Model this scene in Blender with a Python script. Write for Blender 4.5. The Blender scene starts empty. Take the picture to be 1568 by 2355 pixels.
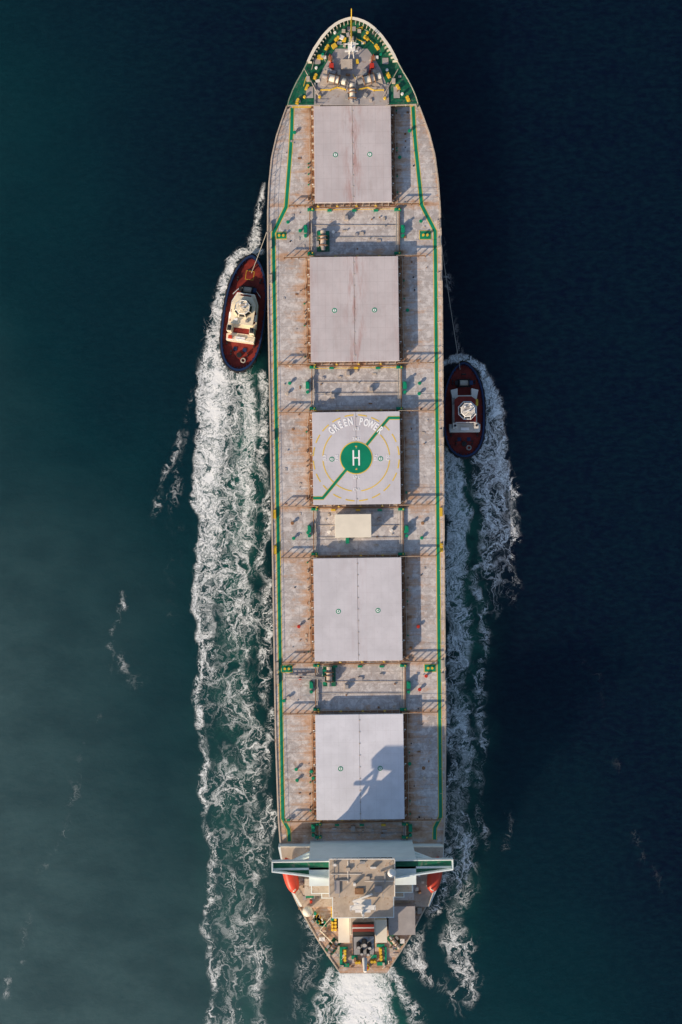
import bpy, math, random
import numpy as np
from mathutils import Vector, Matrix
random.seed(7); rng=np.random.RandomState(3)
S=0.08; D=260.0; DK=8.0; CX0=784.0; CY0=1177.5; ANG=0.0127
scene=bpy.context.scene
scene.view_settings.view_transform='Standard'; scene.view_settings.look='None'; scene.view_settings.exposure=0
# ------------------------------------------------------------ node helpers
class G:
    def __init__(s,name):
        s.m=bpy.data.materials.new(name); s.m.use_nodes=True; s.nt=s.m.node_tree
        s.p=s.nt.nodes['Principled BSDF']; s.geo=None
    def n(s,t): return s.nt.nodes.new(t)
    def put(s,sock,v):
        if isinstance(v,bpy.types.NodeSocket): s.nt.links.new(v,sock)
        elif isinstance(v,tuple) and len(v)==3 and len(sock.default_value)==4: sock.default_value=(*v,1)
        else: sock.default_value=v
    def math(s,op,a,b=0.0,c=0.0,clamp=False):
        x=s.n('ShaderNodeMath'); x.operation=op; x.use_clamp=clamp
        s.put(x.inputs[0],a); s.put(x.inputs[1],b); s.put(x.inputs[2],c); return x.outputs[0]
    def vm(s,op,a,b):
        x=s.n('ShaderNodeVectorMath'); x.operation=op; s.put(x.inputs[0],a); s.put(x.inputs[1],b); return x.outputs[0]
    def obj(s): return s.n('ShaderNodeTexCoord').outputs['Object']
    def noise(s,vec,scale,detail=3.0,rough=0.55,dist=0.0,col=False):
        x=s.n('ShaderNodeTexNoise'); s.put(x.inputs['Vector'],vec); x.inputs['Scale'].default_value=scale
        x.inputs['Detail'].default_value=detail; x.inputs['Roughness'].default_value=rough; x.inputs['Distortion'].default_value=dist
        return x.outputs['Color' if col else 'Fac']
    def vor(s,vec,scale,feature='DISTANCE_TO_EDGE'):
        x=s.n('ShaderNodeTexVoronoi'); x.feature=feature; s.put(x.inputs['Vector'],vec); x.inputs['Scale'].default_value=scale
        return x.outputs['Distance']
    def mr(s,v,a,b,c=0.0,d=1.0,smooth=True):
        x=s.n('ShaderNodeMapRange'); x.interpolation_type='SMOOTHSTEP' if smooth else 'LINEAR'
        s.put(x.inputs[0],v); s.put(x.inputs[1],a); s.put(x.inputs[2],b); s.put(x.inputs[3],c); s.put(x.inputs[4],d); return x.outputs[0]
    def mix(s,f,a,b):
        x=s.n('ShaderNodeMix'); x.data_type='RGBA'; s.put(x.inputs[0],f); s.put(x.inputs[6],a); s.put(x.inputs[7],b); return x.outputs[2]
    def attr(s,name):
        x=s.n('ShaderNodeAttribute'); x.attribute_name=name; return x.outputs['Fac']
    def sep(s,v):
        x=s.n('ShaderNodeSeparateXYZ'); s.put(x.inputs[0],v); return x.outputs
    def mapv(s,v,scale):
        return s.vm('MULTIPLY',v,scale)
    def bump(s,h,strength,dist):
        x=s.n('ShaderNodeBump'); x.inputs['Strength'].default_value=strength; x.inputs['Distance'].default_value=dist
        s.put(x.inputs['Height'],h); return x.outputs[0]
    def out(s,col,rough=0.6,spec=0.3,metal=0.0,normal=None):
        s.put(s.p.inputs['Base Color'],col); s.put(s.p.inputs['Roughness'],rough)
        s.p.inputs['Specular IOR Level'].default_value=spec; s.p.inputs['Metallic'].default_value=metal
        if normal is not None: s.put(s.p.inputs['Normal'],normal)
        return s.m
def paint(name,col,rust=0.3,rough=0.55,var=0.12,rc=(0.20,0.085,0.035),sc=1.0):
    g=G(name); o=g.obj()
    n1=g.noise(o,0.35*sc,5,0.6); n2=g.noise(o,1.7*sc,5,0.7)
    c=g.mix(g.mr(n1,0.3,0.7),tuple(x*(1-var) for x in col),tuple(min(1,x*(1+var)) for x in col))
    f=g.mr(g.math('ADD',g.math('MULTIPLY',n1,0.4),g.math('MULTIPLY',n2,0.6)),0.62-0.18*rust,0.75-0.14*rust,0,min(1,0.3+rust))
    c=g.mix(f,c,rc)
    return g.out(c,rough,0.3)
M={}
M['green']=paint('green_deck_paint',(0.008,0.115,0.06),0.62,0.5,0.3,(0.16,0.16,0.13))
M['green_bright']=paint('green_marking_paint',(0.002,0.22,0.115),0.02,0.5,0.12)
M['yellow']=paint('yellow_paint',(0.68,0.44,0.04),0.2,0.5,0.1)
M['white']=paint('white_paint',(0.76,0.73,0.68),0.18,0.45,0.06)
M['house']=paint('bluish_white_paint',(0.72,0.79,0.78),0.12,0.45,0.05)
M['cream']=paint('cream_paint',(0.78,0.71,0.58),0.12,0.5,0.06)
M['marking']=paint('white_marking_paint',(0.9,0.9,0.9),0.0,0.6,0.02)
M['ymark']=paint('yellow_marking_paint',(0.72,0.49,0.08),0.0,0.6,0.1)
M['tan']=paint('weathered_tan_paint',(0.47,0.40,0.33),0.5,0.65,0.15)
M['roof']=paint('weathered_roof_paint',(0.46,0.38,0.30),0.6,0.65,0.2,(0.26,0.14,0.07))
M['grey']=paint('grey_deck_paint',(0.37,0.34,0.33),0.5,0.65,0.15,(0.24,0.14,0.08))
M['rustbrown']=paint('rusty_steel',(0.27,0.15,0.08),0.8,0.75,0.3)
M['steel']=paint('grey_steel',(0.32,0.31,0.30),0.5,0.5,0.2)
M['red']=paint('red_paint',(0.45,0.035,0.02),0.15,0.5,0.15)
M['orange']=paint('orange_red_lifeboat_paint',(0.55,0.06,0.03),0.0,0.4,0.1)
M['black']=paint('black_paint',(0.018,0.018,0.02),0.0,0.5,0.3)
M['rubber']=paint('black_rubber',(0.02,0.02,0.022),0.0,0.8,0.3)
M['hull']=paint('hull_dark_green_paint',(0.02,0.05,0.045),0.4,0.5,0.2)
M['glass']=G('dark_window_glass').out((0.01,0.015,0.02),0.08,0.6)
M['rope']=paint('towing_rope',(0.40,0.37,0.32),0.0,0.8,0.1)
M['navy']=paint('navy_blue_paint',(0.012,0.03,0.085),0.1,0.4,0.2)
M['tugdeck']=paint('dark_red_deck_paint',(0.20,0.022,0.015),0.25,0.6,0.35,(0.06,0.02,0.01),2.0)
M['tugcream']=paint('tug_cream_paint',(0.82,0.72,0.54),0.1,0.45,0.08,sc=2.0)
M['tugwhite']=paint('tug_white_paint',(0.66,0.62,0.56),0.05,0.45,0.06,sc=2.0)
def deck_mat():
    g=G('weathered_steel_deck'); o=g.obj(); r=g.attr('rust')
    n1=g.noise(o,0.09,5,0.6); n2=g.noise(o,0.9,6,0.7,0.4); n3=g.noise(o,3.2,4,0.7)
    c=g.mix(g.mr(n1,0.35,0.65),(0.39,0.36,0.35),(0.54,0.505,0.49))
    c=g.mix(g.mr(n2,0.48,0.60,0,0.65),c,(0.70,0.66,0.635))
    v=g.vor(g.vm('ADD',o,g.vm('MULTIPLY',g.noise(o,1.2,2,0.5,0,True),(1.5,1.5,0))),1.3)
    c=g.mix(g.math('MULTIPLY',g.mr(v,0.0,0.06,1,0),g.mr(n2,0.42,0.6,0.5,0)),c,(0.26,0.17,0.12))
    s1=g.noise(g.mapv(o,(0.13,0.9,1)),1.0,6,0.7,0.3); s2=g.noise(o,0.55,6,0.72,0.8)
    h=g.math('ADD',g.math('MULTIPLY',s1,0.6),g.math('MULTIPLY',s2,0.4))
    h=g.math('ADD',h,g.math('MULTIPLY',r,0.27))
    c=g.mix(g.mr(h,0.56,0.76,0,0.78),c,(0.50,0.28,0.15))
    c=g.mix(g.mr(h,0.72,0.88,0,0.88),c,(0.20,0.075,0.03))
    c=g.mix(g.mr(n3,0.62,0.72,0,0.5),c,(0.19,0.10,0.06))
    b=g.n('ShaderNodeTexBrick'); g.put(b.inputs['Vector'],o); b.inputs['Scale'].default_value=1.0
    b.inputs['Brick Width'].default_value=7.3; b.inputs['Row Height'].default_value=2.45; b.inputs['Mortar Size'].default_value=0.05
    b.inputs['Mortar Smooth'].default_value=0.3
    c=g.mix(g.math('MULTIPLY',b.outputs['Fac'],0.3),c,(0.12,0.08,0.06))
    return g.out(c,0.6,0.25,0,g.bump(n2,0.25,0.05))
M['deck']=deck_mat()
def hatch_mat(name,col,stain,seam=0.12):
    g=G(name); o=g.obj(); x=g.sep(o)
    n1=g.noise(o,0.25,5,0.6); n2=g.noise(o,1.6,6,0.75); n4=g.noise(g.mapv(o,(1,0.35,1)),0.5,5,0.7)
    c=g.mix(g.mr(n1,0.3,0.7),tuple(v*0.91 for v in col),tuple(v*1.05 for v in col))
    c=g.mix(g.mr(n2,0.56,0.66,0,0.35),c,tuple(v*0.8 for v in col))
    c=g.mix(g.mr(n4,0.55,0.75,0,0.3*stain+0.08),c,(0.36,0.28,0.26))
    sx=g.noise(g.mapv(o,(1.2,0.2,1)),1.0,5,0.7)
    cen=g.mr(g.math('ABSOLUTE',x[0]),0.0,2.6,1,0)
    wide=g.mr(g.math('ABSOLUTE',x[0]),6.2,8.2,0,0.35)
    f=g.math('MULTIPLY',g.math('ADD',g.math('ADD',cen,wide),0.12),g.mr(sx,0.42,0.70))
    c=g.mix(g.math('MULTIPLY',f,stain,clamp=True),c,(0.40,0.21,0.18))
    b=g.n('ShaderNodeTexBrick'); g.put(b.inputs['Vector'],o); b.offset=0.0; b.inputs['Scale'].default_value=1.0
    b.inputs['Brick Width'].default_value=1.36; b.inputs['Row Height'].default_value=2.1; b.inputs['Mortar Size'].default_value=0.03
    c=g.mix(g.math('MULTIPLY',b.outputs['Fac'],seam),c,(0.2,0.17,0.16))
    sp=g.mr(g.noise(o,4.5,3,0.7),0.70,0.76,0,0.5)
    c=g.mix(sp,c,(0.25,0.15,0.10))
    return g.out(c,0.55,0.3,0,g.bump(n1,0.3,0.08))
M['hatch1']=hatch_mat('stained_hatch_paint',(0.55,0.50,0.505),0.75,0.2)
M['hatch3']=hatch_mat('clean_hatch_paint',(0.59,0.57,0.60),0.15,0.1)
M['hatch5']=hatch_mat('pale_hatch_paint',(0.67,0.67,0.72),0.05,0.12)
# ------------------------------------------------------------ mesh builder
class B:
    def __init__(s): s.v=[];s.f=[];s.m=[];s.sm=[];s.mats=[]
    def mi(s,m):
        if m not in s.mats: s.mats.append(m)
        return s.mats.index(m)
    def add(s,vs,fs,mat,smooth=False):
        o=len(s.v); s.v+= [tuple(v) for v in vs]; k=s.mi(mat)
        for f in fs: s.f.append(tuple(i+o for i in f)); s.m.append(k); s.sm.append(smooth)
    def box(s,x,y,z0,z1,sx,sy,mat,rot=0,taper=1.0):
        c,sn=math.cos(rot),math.sin(rot); vs=[]
        for z,t in ((z0,1.0),(z1,taper)):
            for a,b in ((-1,-1),(1,-1),(1,1),(-1,1)):
                dx,dy=a*sx/2*t,b*sy/2*t; vs.append((x+dx*c-dy*sn,y+dx*sn+dy*c,z))
        s.add(vs,[(3,2,1,0),(4,5,6,7),(0,1,5,4),(1,2,6,5),(2,3,7,6),(3,0,4,7)],mat)
    def prism(s,pts,z0,z1,mat,top=None):
        n=len(pts); a=sum(pts[i][0]*pts[(i+1)%n][1]-pts[(i+1)%n][0]*pts[i][1] for i in range(n))
        if a<0: pts=pts[::-1]
        tp=top if top else pts
        if top and a<0: tp=top[::-1]
        vs=[(p[0],p[1],z0) for p in pts]+[(p[0],p[1],z1) for p in tp]
        s.add(vs,[tuple(range(n-1,-1,-1)),tuple(range(n,2*n))]+[(i,(i+1)%n,n+(i+1)%n,n+i) for i in range(n)],mat)
    def cyl(s,p0,p1,r0,mat,r1=None,n=12,cap=True):
        r1=r0 if r1 is None else r1
        p0=Vector(p0);p1=Vector(p1);d=(p1-p0).normalized()
        a=d.cross(Vector((0,0,1)) if abs(d.z)<0.9 else Vector((1,0,0))).normalized(); b=d.cross(a)
        vs=[]
        for p,r in((p0,r0),(p1,r1)):
            for i in range(n):
                t=2*math.pi*i/n; vs.append(p+(a*math.cos(t)+b*math.sin(t))*r)
        s.add(vs,[(i,(i+1)%n,n+(i+1)%n,n+i) for i in range(n)],mat,n>6)
        if cap: 
            s.add(vs[:n],[tuple(range(n-1,-1,-1))],mat); s.add(vs[n:],[tuple(range(n))],mat)
    def dome(s,c,r,mat,zs=1.0,n=14,k=8,full=True):
        vs=[];fs=[];lo=-math.pi/2 if full else 0
        for j in range(k+1):
            t=lo+(math.pi/2-lo)*j/k
            for i in range(n):
                a=2*math.pi*i/n; vs.append((c[0]+r*math.cos(t)*math.cos(a),c[1]+r*math.cos(t)*math.sin(a),c[2]+r*math.sin(t)*zs))
        for j in range(k):
            for i in range(n): fs.append((j*n+i,j*n+(i+1)%n,(j+1)*n+(i+1)%n,(j+1)*n+i))
        s.add(vs,fs,mat,True)
    def ring(s,c,r0,r1,z0,z1,mat,a0=0,a1=2*math.pi,n=48):
        vs=[];fs=[]
        for i in range(n+1):
            a=a0+(a1-a0)*i/n; ca,sa=math.cos(a),math.sin(a)
            vs+=[(c[0]+r0*ca,c[1]+r0*sa,z1),(c[0]+r1*ca,c[1]+r1*sa,z1),(c[0]+r1*ca,c[1]+r1*sa,z0),(c[0]+r0*ca,c[1]+r0*sa,z0)]
        for i in range(n):
            o=4*i
            fs+=[(o,o+1,o+5,o+4),(o+1,o+2,o+6,o+5),(o+3,o,o+4,o+7)]
        s.add(vs,fs,mat)
    def torus(s,c,R,r,axis,mat,n=14,k=8):
        ax=Vector(axis).normalized(); a=ax.cross(Vector((0,0,1)) if abs(ax.z)<0.9 else Vector((1,0,0))).normalized(); b=ax.cross(a)
        vs=[];fs=[];c=Vector(c)
        for i in range(n):
            t=2*math.pi*i/n; d=a*math.cos(t)+b*math.sin(t)
            for j in range(k):
                q=2*math.pi*j/k; vs.append(c+d*(R+r*math.cos(q))+ax*r*math.sin(q))
        for i in range(n):
            for j in range(k): fs.append((i*k+j,((i+1)%n)*k+j,((i+1)%n)*k+(j+1)%k,i*k+(j+1)%k))
        s.add(vs,fs,mat,True)
    def strip(s,pts,w,z,mat,z0=None):
        L=[];R=[]
        for i,p in enumerate(pts):
            p=Vector(p); 
            d0=(p-Vector(pts[i-1])).normalized() if i>0 else None
            d1=(Vector(pts[i+1])-p).normalized() if i<len(pts)-1 else None
            d=(d0+d1).normalized() if d0 is not None and d1 is not None else (d0 if d0 is not None else d1)
            nrm=Vector((-d.y,d.x)); sc=1.0/max(0.5,abs(nrm.dot(Vector((-d1.y,d1.x)))) if (d0 is not None and d1 is not None) else 1)
            L.append(p+nrm*w/2*sc); R.append(p-nrm*w/2*sc)
        n=len(pts); vs=[(q.x,q.y,z) for q in L]+[(q.x,q.y,z) for q in R]
        s.add(vs,[(n+i,n+i+1,i+1,i) for i in range(n-1)],mat)
    def make(s,name,parent=None,bevel=0):
        me=bpy.data.meshes.new(name); me.from_pydata(s.v,[],s.f)
        for m in s.mats: me.materials.append(M[m])
        me.polygons.foreach_set('material_index',s.m); me.polygons.foreach_set('use_smooth',s.sm); me.update()
        o=bpy.data.objects.new(name,me); scene.collection.objects.link(o)
        if parent: o.parent=parent
        if bevel:
            b=o.modifiers.new('bevel','BEVEL'); b.width=bevel; b.segments=2; b.limit_method='ANGLE'
        return o
def empty(name,loc=(0,0,0),rot=0):
    e=bpy.data.objects.new(name,None); scene.collection.objects.link(e); e.location=loc; e.rotation_euler=(0,0,rot); e.empty_display_size=5; return e
# ------------------------------------------------------------ ship frame
cxf=lambda v:808+ANG*(v-30)
ORX=(cxf(CY0)-CX0)*S
ship=empty('bulk_carrier',(ORX,0,DK),ANG)
def P(px,py,h=0.0):
    k=(D-h)/D; wx=(px-CX0)*S*k-ORX; wy=(CY0-py)*S*k
    c,s=math.cos(ANG),math.sin(ANG); return (wx*c+wy*s,-wx*s+wy*c)
def Lc(u,v,h=0.0):
    k=(D-h)/D; return (u*S*k,(CY0-v)*S*k)
def pbox(b,x0,y0,x1,y1,h0,h1,mat,rot=0,taper=1.0):
    x,y=P((x0+x1)/2,(y0+y1)/2,h1); k=(D-h1)/D
    b.box(x,y,h0,h1,abs(x1-x0)*S*k,abs(y1-y0)*S*k,mat,rot,taper)
HV=[38,41,46,52,62,72,82,95,108,125,140,165,185,205,225,240,270,310,360,420,480,560,700,1200,1700,1880,1940,2000,2040,2080,2120,2160,2200,2238]
HW=[0,14,28,39,52,62,71,80,89,98,105,118,130,140,148,152,163,177,189,196,199.5,201,201.5,199,197,193,189,180,168,150,128,106,80,54]
hw=lambda v:float(np.interp(v,HV,HW))
FH=2.4
vs_list=[38,39,40,41,43,46,49,52,57,62,67,72,77,82,88,95,102,108,116,125,132,140,152,165,175,185,195,205,215,225,232,239.9,240.1,255,270,290,310,335,360,390,420,450,480,520,560,700,950,1200,1450,1700,1800,1880,1940,1970,2000,2020,2040,2060,2080,2100,2120,2140,2160,2180,2200,2220,2238]
b=B()
def hullpt(v,side,lev):
    ht=FH if v<240 else 0.0
    f=[1.0,0.97,0.90,0.86][lev]; x,y=Lc(hw(v),v,ht)
    bow=max(0,(300-v)/262.0); st=max(0,(v-1900)/340.0)
    x*= (1-(1-f)*(bow*3.2 if bow>0 else (st*2.2 if st>0 else 0.0)))
    y-= bow*[0,1.0,4.5,6][lev]; y+= st*[0,0.5,5,9][lev]
    z=[ht,-3.0,-8.0,-9.5][lev]
    return (side*max(0,x),y,z)
for side in(-1,1):
    vs=[hullpt(v,side,l) for v in vs_list for l in range(4)]; fs=[]
    for i in range(len(vs_list)-1):
        for l in range(3):
            q=(4*i+l,4*i+l+1,4*i+l+5,4*i+l+4); fs.append(q if side<0 else q[::-1])
    b.add(vs,fs,'hull',True)
tr=[hullpt(2238,-1,l) for l in range(4)]+[hullpt(2238,1,l) for l in (3,2,1,0)]
b.add(tr,[tuple(range(8))],'hull')
b.make('hull',ship)
HATCH=[(243,465,89,811),(590,831,102,815),(947,1160,101,819.5),(1283,1520,101.5,823),(1643,1885,101.5,827.5)]
TR=[470,590,836,946,1163,1281,1523,1640,1888]
rows=np.unique(np.concatenate([np.linspace(240,2238,260),np.array(vs_list)[np.array(vs_list)>240]])); cols=np.linspace(-1,1,71)
dv=[];ra=[]
for v in rows:
    for c in cols:
        u=c*hw(v); x,y=Lc(u,v); dv.append((x,y,0))
        a=abs(u); r=0.0
        for (v0,v1,hwid,_) in HATCH:
            if v0-12<v<v1+12 and a>hwid-8: r=max(r,1.3*math.exp(-max(0,a-hwid-3)/24))
        for t in TR: r=max(r,0.85*math.exp(-abs(v-t)/11))
        r=max(r,0.75*math.exp(-(hw(v)-a)/9))
        if v>1890: r=max(r,0.75)
        r+=0.15*math.exp(-((a-150)/25)**2)
        ra.append(r)
nc=len(cols); me=bpy.data.meshes.new('main_deck')
fc=[(i*nc+j,(i+1)*nc+j,(i+1)*nc+j+1,i*nc+j+1) for i in range(len(rows)-1) for j in range(nc-1)]
me.from_pydata(dv,[],fc); me.materials.append(M['deck'])
at=me.attributes.new('rust','FLOAT','POINT'); at.data.foreach_set('value',ra); me.update()
o=bpy.data.objects.new('main_deck',me); scene.collection.objects.link(o); o.parent=ship
b=B()
for side in(-1,1):
    pts=[]
    for v in range(244,2236,8):
        x,y=Lc(side*(hw(v)-1.5),v); pts.append((x,y))
    b.strip(pts,0.26,0.16,'tan'); 
    ip=[(p[0]-side*0.13,p[1],0) for p in pts]; 
    b.add([(p[0],p[1],0.16) for p in ip]+[(p[0],p[1],0.0) for p in ip],[(i,i+1,len(ip)+i+1,len(ip)+i) for i in range(len(ip)-1)],'tan')
b.make('gunwale_edge',ship)
b=B()
for side in(-1,1):
    last=None
    for v in np.arange(250,2236,19):
        x,y=Lc(side*(hw(v)-3.5),v)
        b.cyl((x,y,0),(x,y,1.15),0.045,'tan',n=5)
        if int(v/19)%3==0: b.cyl((x,y,0.9),(x-side*0.75,y,0.0),0.04,'tan',n=4,cap=False)
        if last:
            for z in(1.12,0.62): b.cyl((last[0],last[1],z),(x,y,z),0.03,'tan',n=4,cap=False)
        last=(x,y)
x0,y0=Lc(-52,2235); x1,y1=Lc(52,2235)
for z in(1.1,0.6): b.cyl((x0,y0,z),(x1,y1,z),0.035,'tan',n=4)
b.make('side_railing',ship)
b=B()
WP=[(139,246),(141,300),(144,340),(156,474),(186,534),(186,600),(184,1200),(181.5,1880),(168,1906),(167,1933)]
for side in(-1,1):
    pts=[Lc(side*u,v) for u,v in WP]
    b.strip(pts,0.84,0.012,'ymark'); b.strip(pts,0.60,0.022,'green_bright')
for v in(244,):
    b.strip([Lc(-139,v),Lc(-95,v)],0.45,0.03,'ymark'); b.strip([Lc(139,v),Lc(95,v)],0.45,0.03,'ymark')
b.make('walkway_marking',ship)
def text(s,size,x,y,z,rot,mat,name,parent,off=0.02,xs=1.0):
    cu=bpy.data.curves.new(name,'FONT'); cu.body=s; cu.size=size; cu.align_x='CENTER'; cu.align_y='CENTER'; cu.offset=off; cu.resolution_u=3
    t=bpy.data.objects.new('tmp',cu); scene.collection.objects.link(t); bpy.context.view_layer.update()
    me=bpy.data.meshes.new_from_object(t.evaluated_get(bpy.context.evaluated_depsgraph_get())); me.name=name
    bpy.data.objects.remove(t); me.materials.clear(); me.materials.append(M[mat])
    o=bpy.data.objects.new(name,me); scene.collection.objects.link(o); o.location=(x,y,z); o.rotation_euler=(0,0,rot); o.scale=(xs,1,1); o.parent=parent; return o
HT=2.25
NUMS=[((771,356),(850,355)),((769,714),(861,713)),((763,1056),(875,1055)),((778,1406),(869,1404)),((783,1768),(874,1767))]
for hi,(v0,v1,hwid,cx) in enumerate(HATCH):
    mat=['hatch1','hatch1','hatch3','hatch3','hatch5'][hi]
    k=(D-HT)/D; x,y=P(cx,(v0+v1)/2,HT); W=hwid*2*S*k; Ln=(v1-v0)*S*k
    b=B()
    b.box(x,y,0,1.5,W-0.9,Ln-0.7,'tan')
    b.make('hatch_coaming',ship)
    b=B()
    for sd in(-1,1):
        b.box(x+sd*W/4,y,1.5,HT,W/2-0.05,Ln,mat)
    b.make('hatch_cover',ship,0.04)
    b=B()
    nn=9
    for i in range(nn):
        yy=y-Ln/2+Ln*(i+0.5)/nn
        b.box(x,yy,HT,HT+0.07,0.26,0.14,'tan')
    for sd in(-1,1):
        nst=int(Ln/1.5)
        for i in range(nst+1):
            yy=y-Ln/2+0.2+(Ln-0.4)*i/nst
            xx=x+sd*(W/2+0.1)
            b.prism([(xx-0.3,yy-0.04),(xx+0.3,yy-0.04),(xx+0.3,yy+0.04),(xx-0.3,yy+0.04)],0,1.3,'tan',
                [(xx-0.3,yy-0.04),(xx+0.1,yy-0.04),(xx+0.1,yy+0.04),(xx-0.3,yy+0.04)])
            if i%2==0: b.box(x+sd*(W/2+0.32),yy+0.3,0.9,1.15,0.3,0.16,'white' if i%4 else 'steel')
        b.cyl((x+sd*(W/2+0.48),y-Ln/2,0.5),(x+sd*(W/2+0.48),y+Ln/2,0.5),0.07,'rustbrown',n=6)
        b.cyl((x+sd*(W/2+0.85),y-Ln/2,0.25),(x+sd*(W/2+0.85),y+Ln/2,0.25),0.05,'tan',n=6)
        for i in range(9):
            yy=y+random.uniform(-Ln/2,Ln/2); b.cyl((x+sd*(W/2+1.1),yy,0),(x+sd*(W/2+1.1),yy,0.4),0.14,random.choice(['green_bright','tan','rustbrown']),n=8)
        for i in range(12):
            xx=x-W/2+W*(i+0.5)/12
            b.box(xx,y+sd*(Ln/2+0.15),0,1.3,0.08,0.5,'tan')
            if i%3==0: b.box(xx,y+sd*(Ln/2+0.35),0.2,0.9,0.4,0.25,'yellow')
    b.make('hatch_stays_and_cleats',ship)
    b=B()
    for (nx,ny) in NUMS[hi]:
        xx,yy=P(nx,ny,HT); b.ring((xx,yy),0,0.47,HT+0.002,HT+0.012,'marking',n=24); b.ring((xx,yy),0.30,0.46,HT+0.004,HT+0.02,'green_bright',n=24)
        text(str(hi+1),0.62,xx,yy,HT+0.03,0,'green_bright','hatch_number',ship,0.015)
    b.make('hatch_number_disc',ship)
# helipad
b=B(); hx,hy=P(819,1053,HT); z=HT
b.ring((hx,hy),0,37.5*S,z+0.002,z+0.03,'ymark',n=64)
b.ring((hx,hy),0,35.3*S,z+0.004,z+0.045,'green_bright',n=64)
for dx in(-0.52,0.52): b.box(hx+dx,hy,z+0.05,z+0.06,0.28,2.8,'marking')
b.box(hx,hy,z+0.05,z+0.06,0.76,0.26,'marking')
for sd in(-1,1):
    b.box(hx,hy+sd*2.1,z+0.05,z+0.06,0.35,0.18,'ymark')
def arc(r,w,a0,a1): b.ring((hx,hy),r-w/2,r+w/2,z+0.002,z+0.016,'ymark',math.radians(a0),math.radians(a1),max(3,int(abs(a1-a0)/4)))
for a0,a1 in((137,176),(184,262),(278,356),(4,43)): arc(76*S,0.2,a0,a1)
for i in range(20):
    a=i*18+3
    arc(98*S,0.22,a,a+12)
def dline(pts):
    q=[P(px,py,HT) for px,py in pts]
    b.strip(q,0.66,z+0.02,'ymark'); b.strip(q,0.48,z+0.032,'green_bright')
dline([(919,961),(894,961),(843,1023)]); dline([(720,1145.5),(742,1145.5),(796,1080)])
b.make('helipad_marking',ship)
for i,ch in enumerate('GREEN POWER'):
    if ch==' ': continue
    a=math.radians(90+41.5-8.3*i); r=83*S
    text(ch,1.85,hx+r*math.cos(a),hy+r*math.sin(a),z+0.05,a-math.pi/2,'marking','ship_name_letter',ship,0.07,0.62)
for t,r in(('7.65',38.5+5),('15.3',72)):
    for q in range(4):
        rr=66 if (q==0 and t=='15.3') else r
        a=math.pi/2+q*math.pi/2
        text(t,0.72,hx+(rr*S)*math.cos(a),hy+(rr*S)*math.sin(a),z+0.05,a-math.pi/2,'marking','helipad_dimension',ship,0.015)
# transverse hatch-roller tracks on posts
b=B()
for v in TR[0:]:
    for sd in(-1,1):
        u1=min(hw(v)-38 if v<600 else 178,178)
        if v in(470,): u1=150
        x0,y=Lc(sd*96,v,1.4); x1,_=Lc(sd*u1,v,1.4)
        b.box((x0+x1)/2,y,1.25,1.45,abs(x1-x0),0.2,'rustbrown')
        nn=int(abs(x1-x0)/1.1)
        for i in range(nn+1):
            xx=x0+(x1-x0)*i/nn; b.box(xx,y,0,1.25,0.12,0.14,'rustbrown')
            if i%2==0: b.cyl((xx,y,1.4),(xx,y,2.3),0.035,'tan',n=4)
        b.cyl((x0,y,2.3),(x1,y,2.3),0.03,'tan',n=4)
    x0,y=Lc(-96,v,1.4); x1,_=Lc(96,v,1.4)
    dd=0.35 if v in(470,836,1163,1523,1888) else -0.2
    b.cyl((x0,y-dd,0.5),(x1,y-dd,0.5),0.10,'rustbrown',n=6); b.cyl((x0,y-dd*2,0.4),(x1,y-dd*2,0.4),0.06,'yellow' if v in(470,836) else 'tan',n=6)
b.make('hatch_track_rails',ship)
b=B()
GAPS=[(475,588),(838,945),(1165,1280),(1525,1638),(1890,1932)]
for gi,(g0,g1) in enumerate(GAPS):
    cx=cxf((g0+g1)/2)
    for off,mt in((-102,'rustbrown'),(-98,'tan'),(97,'steel'),(101,'tan'),(104,'rustbrown')):
        x0,y0=P(cx+off,g0,0.5); x1,y1=P(cx+off,g1,0.5)
        b.cyl((x0,y0,0.45),(x1,y1,0.45),0.09,mt,n=8)
    for f,mt in((0.38,'tan'),(0.62,'steel')):
        x0,y0=P(cx-98,g0+(g1-g0)*f,0.3); x1,y1=P(cx+97,g0+(g1-g0)*f,0.3)
        b.cyl((x0,y0,0.15),(x1,y1,0.15),0.05,mt,n=6)
    for sd in(-1,1):
        for e in(g0+6,g1-6):
            x,y=P(cx+sd*100,e,0.8); b.box(x,y,0,0.7,1.2,0.5,'green_bright'); b.cyl((x-0.3,y,0.7),(x-0.3,y,1.1),0.16,'green_bright',n=8); b.cyl((x+0.3,y,0.7),(x+0.3,y,1.0),0.13,'yellow',n=8)
        x,y=P(cx+sd*112,(g0+g1)/2-6,0.8); b.box(x,y,0,0.9,0.65,1.3,'green_bright'); b.cyl((x,y+0.35,0.9),(x,y+0.35,1.25),0.22,'green_bright',n=10)
        x,y=P(cx+sd*112,(g0+g1)/2+10,0.8); b.cyl((x,y,0),(x,y,1.0),0.3,'green_bright',n=10)
    for q in(-57,0,50):
        x,y=P(cx+q,g0+8,0.7); b.box(x,y,0,0.6,0.8,0.35,random.choice(['green_bright','yellow','green_bright']))
b.make('deck_pipes_and_valves',ship)
b=B()
def vent(px,py,mat,r=0.32,h=1.0,hb=0):
    x,y=P(px,py,hb+h); b.cyl((x,y,hb),(x,y,hb+h*0.7),r*0.6,mat,n=10); b.cyl((x,y,hb+h*0.7),(x,y,hb+h),r,mat,r*0.8,n=12)
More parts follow.
